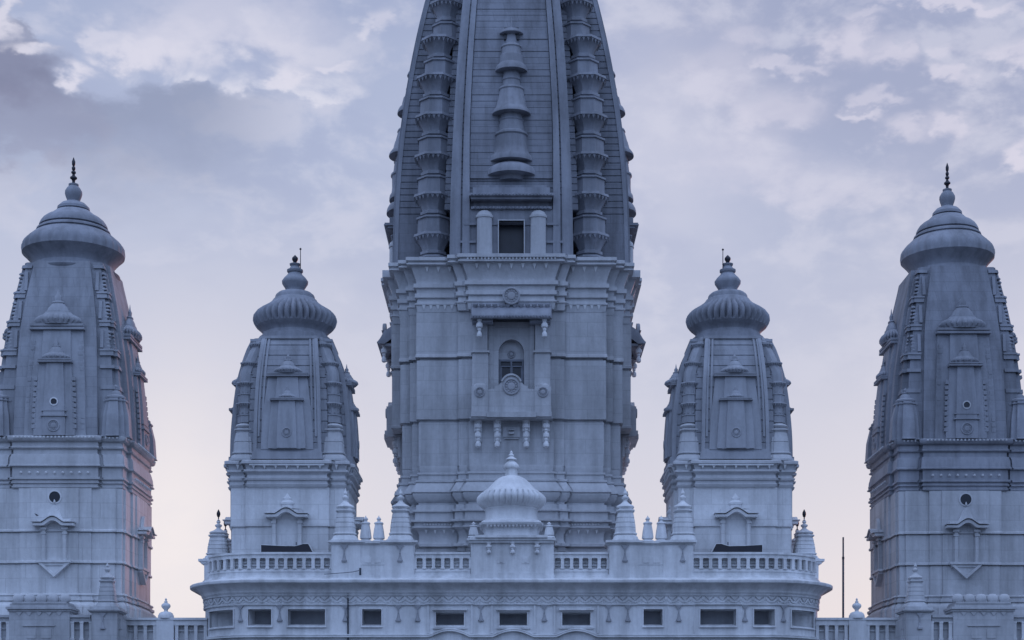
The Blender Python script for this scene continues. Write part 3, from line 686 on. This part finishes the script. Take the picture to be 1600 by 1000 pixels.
outer2.location = (681*K(dr)*S, dr*S, 0); swap = {WALL: MWALL, TRIM: MTRIM, MTRIM: SPIREP, MSPIRE: SPIRE, MSPIREP: SPIREP}
def shade_tower(o):  # darker copies put the far right tower's dimmer light into its colour
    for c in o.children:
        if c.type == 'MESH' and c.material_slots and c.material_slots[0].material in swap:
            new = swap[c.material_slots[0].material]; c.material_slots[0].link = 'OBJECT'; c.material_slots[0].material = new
        shade_tower(c)
shade_tower(outer2)
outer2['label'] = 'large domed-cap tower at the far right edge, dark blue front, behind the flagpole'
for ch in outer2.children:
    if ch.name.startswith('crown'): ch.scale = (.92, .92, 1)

# ================================================================== hall
hall = thing('temple_hall', 'wide pale temple hall with rounded ends, deep curved cornice and balustraded roof', 'building', (0, 0, 0))
HW, HR, HD = 495.0, 100.0, 760.0
SA = HW-HR; SC = SA+HR*math.pi/2
def P(s, o=0):                               # point on the hall outline at run s, pushed out by o
    t = abs(s); sg = 1 if s >= 0 else -1
    if t <= SA: return (s, -o)
    if t <= SC:
        a = (t-SA)/HR; return (sg*(SA+(HR+o)*math.sin(a)), HR-(HR+o)*math.cos(a))
    return (sg*(HW+o), HR+t-SC)
def ang(s):
    t = abs(s); sg = 1 if s >= 0 else -1
    return sg*min(1, max(0, (t-SA)/HR/(math.pi/2)))*math.pi/2
def run(px, o=0):                            # run of the outline seen at photograph column px
    lo, hi = 0.0, SC; t = abs(px-AX)
    for _ in range(50):
        q = (lo+hi)/2; x, y = P(q, o)
        if x*F/(F+y) < t: lo = q
        else: hi = q
    return lo if px >= AX else -lo
hz = lambda y: Z(y, 0)
def samples(s0, s1):
    q = [s0]; t = s0
    for b in sorted([-SC+i*HR*math.pi/2/12 for i in range(13)]+[SC-i*HR*math.pi/2/12 for i in range(13)]):
        if s0+.3 < b < s1-.3: q.append(b)
    return q+[s1]
def strip(m, s0, s1, z0, z1, o0, o1):        # curved slab between runs s0..s1, from offset o0 out to o1
    ss = samples(s0, s1)
    m.loft([[(*P(s, o0), z0), (*P(s, o1), z0), (*P(s, o1), z1), (*P(s, o0), z1)] for s in ss])
def sweep(m, prof, s0, s1, back=-14):
    ss = samples(s0, s1)
    pr = [(back, prof[0][1])]+prof+[(back, prof[-1][1])]
    m.loft([[(*P(s, o), z) for o, z in pr] for s in ss])
SE = SC+420
# wall with window openings
wins = [(328,365,0),(388,424,0),(450,508,0),(566,596,0),(681,725,1),(780.5,823.5,1),(878.5,922.5,1),(1005.5,1035,0),(1094,1150,0),(1178,1210,0),(1236,1271,0)]
ZT, ZB = hz(952), hz(977.5)
m = MB(); prev = -SE; rr = []
for a, b, h in wins:
    s0, s1 = run(a), run(b); zt = hz(957) if h else ZT
    rr.append((s0, s1, h, zt)); strip(m, prev, s0, 12, hz(945), -34, 0); strip(m, s0, s1, zt, hz(945), -34, 0); strip(m, s0, s1, 12, ZB, -34, 0); prev = s1
strip(m, prev, SE, 12, hz(945), -14, 0)
m.build('wall', HALL, hall)
m = MB(); m.box(-HW+14, HW-14, HR*.4+14, HD, 12, hz(905)); m.build('roof_slab', HALL, hall)
for s0, s1, h, zt in rr:
    m = MB(); t = 1.8
    strip(m, s0-t, s0, ZB-t, zt+t, -3, 2.2); strip(m, s1, s1+t, ZB-t, zt+t, -3, 2.2); strip(m, s0, s1, zt, zt+t, -3, 2.2); strip(m, s0-t, s1+t, ZB-t-1.2, ZB-t, -3, 3.4); strip(m, s0, s1, ZB-t, ZB, -3, 2.2)
    if h:
        strip(m, s0-5, s1+5, zt+3, zt+6.3, -2, 7); strip(m, s0-4, s1+4, zt+2, zt+3, -2, 4.5); strip(m, s0-5, s1+5, ZB-5, ZB-3.2, -2, 3.5)
        strip(m, s0-13.5, s0-10.5, hz(990), hz(946), -2, 2.4); strip(m, s1+10.5, s1+13.5, hz(990), hz(946), -2, 2.4); strip(m, s0-16, s1+16, hz(944.7), hz(943), -2, 4.6)
    elif abs(s0) < 300: strip(m, s0-9, s1+9, hz(944.7), hz(943), -2, 4.2); strip(m, s0-9.5, s0-8, hz(990), hz(945), -2, 1.4); strip(m, s1+8, s1+9.5, hz(990), hz(945), -2, 1.4)
    w = m.build('window', HALL, hall)
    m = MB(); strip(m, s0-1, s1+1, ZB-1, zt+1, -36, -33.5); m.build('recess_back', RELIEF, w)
    m = MB(); strip(m, s0+.3, s1-.3, ZB, ZB+(zt-ZB)*.14, -33, -20); m.build('inner_sill', HALL, w)
# cornice, frieze
m = MB(); sweep(m, [(0,hz(946)),(3,hz(945.6)),(3.4,hz(943.2)),(1,hz(942.6)),(1,hz(931.5)),(3.4,hz(931)),(4.2,hz(929)),(2.8,hz(928.4)),(5.5,hz(926.4)),(6,hz(925))], -SE, SE); m.build('frieze', HALL, hall)
m = MB(); cav = [(6+10.5*(i/9)**1.7, hz(925-11.6*(i/9))) for i in range(10)]+[(17.5,hz(913.2))]
sweep(m, [(4,hz(925.8)),(6,hz(925.4))]+cav+[(24,hz(912.6)),(24.6,hz(911)),(24.6,hz(908.4)),(23.5,hz(907.6)),(8,hz(904)),(5,hz(902.6)),(4.5,hz(900)),(2,hz(899.3)),(2,hz(897))], -SE, SE, -30); m.build('cornice', HALL, hall)
m = MB(); n = 0; s = -SC+8
while s < SC-6:
    M = Matrix.Translation((*P(s, 1), 0)) @ Matrix.Rotation(ang(s), 4, 'Z'); e = MB()
    e.add([(-7.5,0,hz(932.5)),(7.5,0,hz(932.5)),(0,0,hz(939)),(-6,-3,hz(932.5)),(6,-3,hz(932.5)),(0,-1.4,hz(938))], [(0,1,2),(3,5,4),(0,3,4,1),(1,4,5,2),(2,5,3,0)])
    for q in (-1, 1):
        for i in range(4):
            a0 = i/4; a1 = (i+1)/4; f = lambda a: (q*9.7*(1-a), hz(933.5+7.5*math.sin(a*math.pi/2)))
            (xa, za), (xb, zb_) = f(a0), f(a1); e.box(min(xa, xb), max(xa, xb), -1.5, 0, min(za, zb_)-.8, max(za, zb_)+.8)
    e.lathe([(0,hz(942)),(1.5,hz(941)),(1.5,hz(939.6)),(0,hz(938.6))], 6, 0, -.8)
    e.lathe([(0,hz(942)),(1.1,hz(941)),(1.1,hz(939.6)),(0,hz(938.6))], 6, 9.7, -.6)
    m.add(e.v, e.f, M); s += 19.4
m.build('garland', HALL, hall, 'stuff')
# bell tassels on the wall
tas = MB()
def tassel_into(m):
    m.add([(-6,1,0),(6,1,0),(0,1,-8),(-6,-1.6,0),(6,-1.6,0),(0,-1.2,-8)], [(0,1,2),(3,5,4),(0,3,4,1),(1,4,5,2),(2,5,3,0)])
    m.box(-.8, .8, -1.4, 1, -13, -7)
    m.lathe([(1.1,-12),(1.6,-15),(2.4,-19),(3.6,-22.5),(4.4,-23),(4.4,-25.5),(2,-26)], 12, 0, .4, 1, .8)
tassel_into(tas); tme = tas.mesh('tassel', RELIEF)
for px in (376, 437, 539.5, 622.5, 652.5, 751.5, 850.5, 951, 981, 1060.5, 1164, 1224):
    s = run(px); x, y = P(s, 1); link('tassel', tme, hall, loc=(x, y, hz(945.5)), rz=ang(s))
# string moulding and arched hoods of the storey below
m = MB(); segs = []
for px in (703, 802, 901): segs.append(px-AX)
def hood_z(x, base):
    for c in segs:
        d = abs(x-c)
        if d < 31: return base+9.5*(math.cos(math.pi*d/62)**.9)
    return base
for base, o0, th in ((hz(993), 4, 1.8), (hz(996), 6.5, 2.2)):
    xs = sorted(set([-SC, -SA]+[-SA+i*5 for i in range(int(2*SA/5)+1)]+[SA]+[SA+i*13 for i in range(13)]+[-SA-i*13 for i in range(13)]))
    m.loft([[(*P(x, -2), hood_z(x, base)), (*P(x, o0), hood_z(x, base)), (*P(x, o0), hood_z(x, base)+th), (*P(x, -2), hood_z(x, base)+th)] for x in xs])
m.build('string_moulding', HALL, hall)
m = MB(); x, y = P(-255*1.0, 2); m.lathe([(1.3,30),(1.3,hz(925))], 10, x, y-.5); m.build('drain_pipe', WOOD, hall)
m = MB(); strip(m, -SE, SE, 0, 12, -14, 10); m.build('plinth', HALL, hall)

# roof parapet: balusters between two rails against a recessed back
bal = MB(); bal.box(-2.5, 2.5, -3, 2, 0, 17.2); bal.box(-3.2, 3.2, -3.6, 2, 0, 2); bal.box(-3.1, 3.1, -3.5, 2, 15.6, 17.2); bme = bal.mesh('baluster', HALL)
zr0, zr1 = hz(889), hz(872)
def parapet(par, a, b, n):
    s0, s1 = run(a, 1), run(b, 1)
    m = MB(); strip(m, s0, s1, hz(900), zr0, -10, 1.5); strip(m, s0, s1, hz(893.5), hz(891.5), -8, 2.6); strip(m, s0, s1, zr1, hz(864), -11, 2); strip(m, s0, s1, hz(866.4), hz(863), -12, 4); strip(m, s0, s1, zr0, zr1, -11, -7.5); strip(m, s0, s1, hz(883.5), hz(882), -9, -4.5); strip(m, s0, s1, hz(878.4), hz(876.6), -9, -5)
    r_ = m.build('roof_parapet', HALL, par)
    for i in range(n+1):
        s = s0+(s1-s0)*i/n; x, y = P(s, -.4); link('baluster', bme, r_, loc=(x, y, zr0), rz=ang(s))
parapet(hall, 327, 518, 15); parapet(hall, 648.5, 735, 6); parapet(hall, 864.5, 950.5, 6); parapet(hall, 1081, 1273, 15)
big = MB(); little_spire(big, 0, 0, 0, 19.5, 86, 4); bigm = big.mesh('turret', HALL, 30)
sml = MB(); slim_spire(sml, 0, 0, 0, 10.2, 44); smlm = sml.mesh('small_turret', HALL, 30)
bud = MB(); bud.lathe([(.6,0),(1,4),(2.6,5),(2.6,6.5),(1,8),(.9,12),(2.2,13),(3.2,17),(2.8,20),(.3,25)], 10); budm = bud.mesh('finial_bud', METAL, 50)
for s in (-1, 1):
    x0, x1 = (-281, -151) if s < 0 else (152, 284)
    m = MB(); m.box(x0, x1, -5, 40, hz(907), hz(850)); m.box(x0-4, x1+4, -9, 44, hz(850), hz(846.5)); m.box(x0-1.5, x1+1.5, -6.5, 42, hz(851.8), hz(850)); m.box(x0-1.5, x1+1.5, -6.5, 42, hz(907), hz(899)); m.box(x0+40, x1-40, -5.8, 0, hz(883), hz(881.8))
    for q in (x0+1, x1-47): m.box(q-6, q+52, -11.5, 46, hz(848.6), hz(845.5)); m.box(q, q+45, -6.5, 40, hz(899), hz(853))
    for q in (-8, 8): m.box((x0+x1)/2+q-5, (x0+x1)/2+q+5, -6, 0, hz(880), hz(871))
    ped = m.build('parapet_pedestal', HALL, hall)
    for px in ((539.5, 626) if s < 0 else (977, 1067)): link('turret', bigm, ped, loc=((px-AX)*K(14), 16, hz(845.5)))
    for px in ((571.5, 592) if s < 0 else (1012, 1033)): link('small_turret', smlm, ped, loc=((px-AX)*K(20), 20, hz(846.5)))
    for px in ((538.5, 625.5) if s < 0 else (976, 1066)): link('tassel', tme, ped, loc=((px-AX), -7, hz(853)))
    # stepped pedestal with spires at the rounded end
    m = MB(); e = s*HW
    m.box(*sorted((e+s*2, e-s*36)), 92, 260, hz(905), hz(866)); m.box(*sorted((e+s*11, e-s*40)), 88, 264, hz(866), hz(862)); m.box(*sorted((e+s*7, e-s*38)), 90, 262, hz(869.5), hz(866))
    pe = m.build('end_pedestal', HALL, hall)
    for yy, c, k_ in ((116, -17, 1.0), (200, -14, .95)):
        link('turret', bigm, pe, loc=(e+s*c, yy, hz(862)), sc=(1.05, 1.05, .82*k_)); link('finial_bud', budm, pe, loc=(e+s*c, yy, hz(862)+.80*86*k_*.86))
# centre pedestal and entrance dome
m = MB(); m.box(-63, 66, -12, 50, hz(909), hz(847)); m.box(-64.5, 67.5, -13.5, 50, hz(909), hz(899.5)); m.box(-50, 50, -14.8, 40, hz(909), hz(896.5)); m.box(-66, 66, -17, 54, hz(850), hz(846.5)); m.box(-69, 69, -20, 56, hz(846.5), hz(843.5)); m.box(-56, 56, -23, 56, hz(843), hz(839)); m.box(-64, 64, -18, 50, hz(843.5), hz(841))
for q in (-16, 22): m.box(q-6, q+6, -12.8, 0, hz(882), hz(872)); m.box(q-2, q+2, -13.8, 0, hz(880), hz(874))
cp = m.build('centre_pedestal', HALL, hall)
for q in (-35, 2, 40):
    m = MB(); hanging(m, q, -16, hz(850), hz(867), 4.8, 2); m.build('pendant', TRIM, cp)
for q in (-59, 59):
    m = MB(); slim_spire(m, q, 0, hz(841), 9, 26); m.build('small_turret', HALL, cp)
m = MB(); kd = K(25); zd = lambda y: Z(y, 22)
stack(m2 := MB(), [(28,43),(38,40)], [(zd(y), o) for y, o in ((842,0),(838,0),(832,0),(829,1),(826,3),(825,6),(822,7),(821,4),(818,3))]); m.add([(x, y+25, z) for x, y, z in m2.v], m2.f)
teeth(m, -40, 40, -22, zd(826), 5, 4, 2, 14)
m.lathe([(r*kd, zd(y)) for y, r in ((822,40),(818,45),(817,43),(815,41.5),(806,40.5),(799,41),(797,43),(796,42),(794,45),(791,49),(787,53),(782,54.5),(778,54),(774,50.5),(771,47),(768,43),(765,38.5),(760,33.5),(756,30),(751,25),(747,19.5),(744.5,14),(744,10.5),(743,9.5))], 192, 0, 25, ribs=(32, .12, zd(793), zd(772)))
dome = m.build('entrance_dome', TRIM, hall, ang=50)
m = MB(); m.lathe([(r, zd(745-(745-y)*.9)) for y, r in ((744,10),(732,9.4),(730,12),(728.5,12.4),(724,11.6),(720,8),(718,5.5),(716,5.5),(715,9),(713.5,8.4),(711,5),(709,3),(708,4.4),(706.5,4.2),(704,2),(702,2.4),(699,.5))], 28, 0, 25); m.build('finial', HALL, dome, ang=50)

# ================================================================== low wings in front of the outer towers
def wing(sg, label):
    w = thing('terrace_wall', label, 'parapet wall', (sg*720, 0, 0), 'low terrace walls in front of the outer towers')
    X = lambda px: sg*((AX-px)-720)          # photograph column on the left side -> local x
    def bx(m, a, b, y0, y1, z0, z1): m.box(*sorted((X(a), X(b))), y0, y1, z0, z1)
    m = MB(); bx(m, -80, 187, 2, 46, 0, hz(1010)); bx(m, -80, 187, -3, 46, hz(1012), hz(1009)); bx(m, -80, 187, 6, 46, hz(1010), hz(966))
    bx(m, 108, 142, -1, 14, hz(972), hz(962)); bx(m, 108, 142, -4, 14, hz(965), hz(961)); bx(m, -40, 17, -1, 14, hz(972), hz(962)); bx(m, -40, 17, -4, 14, hz(965), hz(961)); bx(m, -80,187,4,14,hz(983),hz(981.5))
    m.build('wall', MWALL, w)
    for px in (113, 127.5, 142, 12.5, -1, -14): link('baluster', bme, w, loc=(X(px), 2, hz(1000)), sc=(1, 1, 1.68))
    m = MB(); bx(m, 16, 110, -6, 40, 0, hz(956)); bx(m, 14, 112, -8, 40, hz(956), hz(952.5)); bx(m, 12, 114, -11, 40, hz(952.5), hz(949)); bx(m, 18, 108, -8, 40, hz(949), hz(944)); bx(m, 21, 110-4, -9, 40, hz(944), hz(941))
    bx(m, 37, 88, -8, -4, hz(979), hz(977.6)); bx(m, 44, 58, -7, -4, hz(998), hz(983)); bx(m, 66, 82, -7, -4, hz(998), hz(983))
    pn = m.build('panel', MWALL, w)
    for i in range(5):
        m = MB(); m.lathe([(5,hz(942)),(8,hz(940)),(9,hz(936)),(8,hz(931.5)),(5,hz(928.6)),(.1,hz(927.8))], 24, X(29+18.2*i), 0, 1, .8, ribs=(10,.12,hz(942),hz(929))); m.build('lotus_bud', MTRIM, pn, ang=50)
    m = MB(); teeth(m, *sorted((X(24), X(102))), -6, hz(957), 9, 6, 2, 5); m.build('fringe', MTRIM, pn, 'stuff')
    m = MB(); bx(m, 144, 184, -5, 40, 0, hz(957)); bx(m, 141, 187, -8, 43, hz(957), hz(955)); bx(m, 139, 190, -11, 46, hz(955), hz(952.5)); bx(m, 142, 186, -7, 43, hz(952.5), hz(948.5))
    pe = m.build('pedestal', MWALL, w); tu = link('turret', bigm, pe, loc=(X(164), 16, hz(949)), sc=(.80, .80, .86)); tu.material_slots[0].link = 'OBJECT'; tu.material_slots[0].material = MTRIM; link('tassel', tme, pe, loc=(X(162), -6, hz(958)))
    return w
wing(-1, 'pale low terrace wall with lotus buds and a little spire, under the far left tower')
wing(1, 'pale low terrace wall with lotus buds and a little spire, under the far right tower')
def railing(sg, label):
    w = thing('balustrade', label, 'balustrade', (sg*560, 56, 0), 'low balustrades joining the hall to the outer towers')
    k = K(56); X = lambda px: sg*((AX-px)*k-560); z = lambda y: Z(y, 56)
    def bx(m, a, b, y0, y1, z0, z1): m.box(*sorted((X(a), X(b))), y0, y1, z0, z1)
    m = MB(); bx(m, 184, 324, -2, 12, z(977), z(968)); bx(m, 184, 324, -5, 14, z(969), z(965.5)); bx(m, 184, 324, -2, 12, 0, z(1006)); bx(m, 184, 324, 8, 13, z(1006), z(977)); bx(m, 184,324,5,13,z(986),z(984)); m.build('rail', HALL, w)
    m = MB(); bx(m, 245, 272, -4, 12, 0, z(966)); m.build('post', HALL, w)
    for px in (196, 212, 227, 242, 276, 291, 306, 321): link('baluster', bme, w, loc=(X(px), 2, z(1006)), sc=(1.05, 1, 1.82))
    m = MB(); m.lathe([(12.5,z(966)),(12.5,z(962)),(10.5,z(958)),(7.5,z(956)),(4,z(955.4)),(2.8,z(954)),(3.5,z(952)),(6.5,z(949)),(7.4,z(946.5)),(6.6,z(944)),(3.5,z(942)),(2.2,z(941)),(3.2,z(940)),(1.6,z(938.6)),(1.3,z(937)),(2,z(936)),(.2,z(934))], 24, X(258.5), 4); m.build('pot_finial', TRIM, w, ang=50)
railing(-1, 'balustrade with a pot finial between the far left tower and the hall')
railing(1, 'balustrade with a pot finial and the flagpole, between the hall and the far right tower')

# ================================================================== small things
def rod(px, y0, y1, d, label, bend=0):
    m = MB(); k = K(d); x = (px-AX)*k
    m.lathe([(.75,Z(y0,d)),(.6,Z(y1+6,d)),(.6,Z(y1+3.5,d)),(1.7,Z(y1+3,d)),(1.8,Z(y1+1.5,d)),(.2,Z(y1,d))], 8)
    o = m.build('lightning_rod', METAL, loc=(x, d, 0)); tag(o, label, 'lightning rod', 'thin rods on the ribbed tower caps')
rod(469.5, 424, 387, 160, 'thin dark lightning rod beside the bud on the left ribbed-cap tower')
rod(1129.5, 424, 388, 160, 'thin dark lightning rod beside the bud on the right ribbed-cap tower')
fp = thing('flagpole', 'bare dark flagpole standing behind the right balustrade', 'flagpole', ((1317.5-AX)*K(90), 90, 0))
m = MB(); m.lathe([(1.7,0),(1.7,Z(872,90)),(1.35,Z(870,90)),(1.35,Z(839.5,90)),(.1,Z(839,90))], 10); m.build('pole', WOOD, fp)
m = MB(); m.lathe([(2,Z(874,90)),(2,Z(870,90))], 10); m.build('collar', METAL, fp)
def sheet(sg, label, a, b, bump):
    d = 40; k = K(d); x0, x1 = (a-AX)*k, (b-AX)*k; c = (x0+x1)/2; w = abs(x1-x0)/2; z = lambda y: Z(y, d)-0
    o = thing('roof_sheet', label, 'roof sheet', (c, d, 0), 'black sheets lying behind the roof parapet')
    pol = [(-w, z(864)), (-w, z(851.5)), (-w*.3, z(853)), (w*.3, z(853.5)), (w*.5, z(851.5)), (w*.62, z(849.8)), (w*.82, z(850)), (w, z(864))]
    pol = [(sg*x, q) for x, q in pol]
    m = MB(); n = len(pol); m.prism(pol, 0, 22); m.build('cover', TARP, o)
    m = MB()
    for (xa, za), (xb, zb2) in list(zip(pol, pol[1:])): 
        dx, dz = xb-xa, zb2-za; l = math.hypot(dx, dz); nx, nz = -dz/l*1.0*sg, dx/l*1.0*sg
        m.prism([(xa,za),(xb,zb2),(xb+nx,zb2+nz),(xa+nx,za+nz)], -.8, 22.4)
    m.build('rim', HALL, o)
    m = MB(); m.box(sg*w*.34-.7, sg*w*.34+.7, 4, 6, z(854), z(846.5)); m.build('peg', WOOD, o)
sheet(1, 'black sheet with a pale rim behind the left curved balustrade', 408, 489, 0)
sheet(-1, 'black sheet with a pale rim behind the right curved balustrade', 1112, 1191, 0)
def pigeon(px, y, d, label, face=1):
    k = K(d); o = thing('pigeon', label, 'bird', ((px-AX)*k, d, Z(y, d)))
    m = MB(); b = [(-6,1.0,.5),(-4.5,1.2,.9),(-3,1.7,1.6),(-1,2.4,2.3),(1,3.0,2.4),(2.4,3.8,1.9),(3.2,4.9,1.35),(3.8,5.7,1.35),(4.6,6.0,1.0),(5.4,5.8,.4),(6.2,5.6,.1)]
    m.loft([[(face*x*.55, r*.55*math.cos(a*math.pi/5), (zc_+r*math.sin(a*math.pi/5))*.55+.6) for a in range(10)] for x, zc_, r in b]); m.build('body', BIRD, o, ang=80)
    m = MB()
    for s in (-1, 1): m.box(.1*face-.12, .1*face+.12, s*.5-.12, s*.5+.12, 0, 1.0)
    m.build('legs', METAL, o)
pigeon(57, 806.5, 38, 'small dark pigeon perched on the hood of the far left tower', -1)

m = MB(); pts = [(508, 898.6), (522, 897.5), (538, 896.4), (552, 895), (561, 893.2), (563.5, 891)]
m.loft([[((px-AX)+.0, -12+.5*math.cos(a*math.pi/3), hz(py)+.55*math.sin(a*math.pi/3)) for a in range(6)] for px, py in pts])
m.box(562.5-AX, 565.5-AX, -13.5, -10.5, hz(900), hz(889)); tag(m.build('roof_cable', WOOD), 'thin dark cable ending in a short stub on the cornice, left of the centre', 'cable')
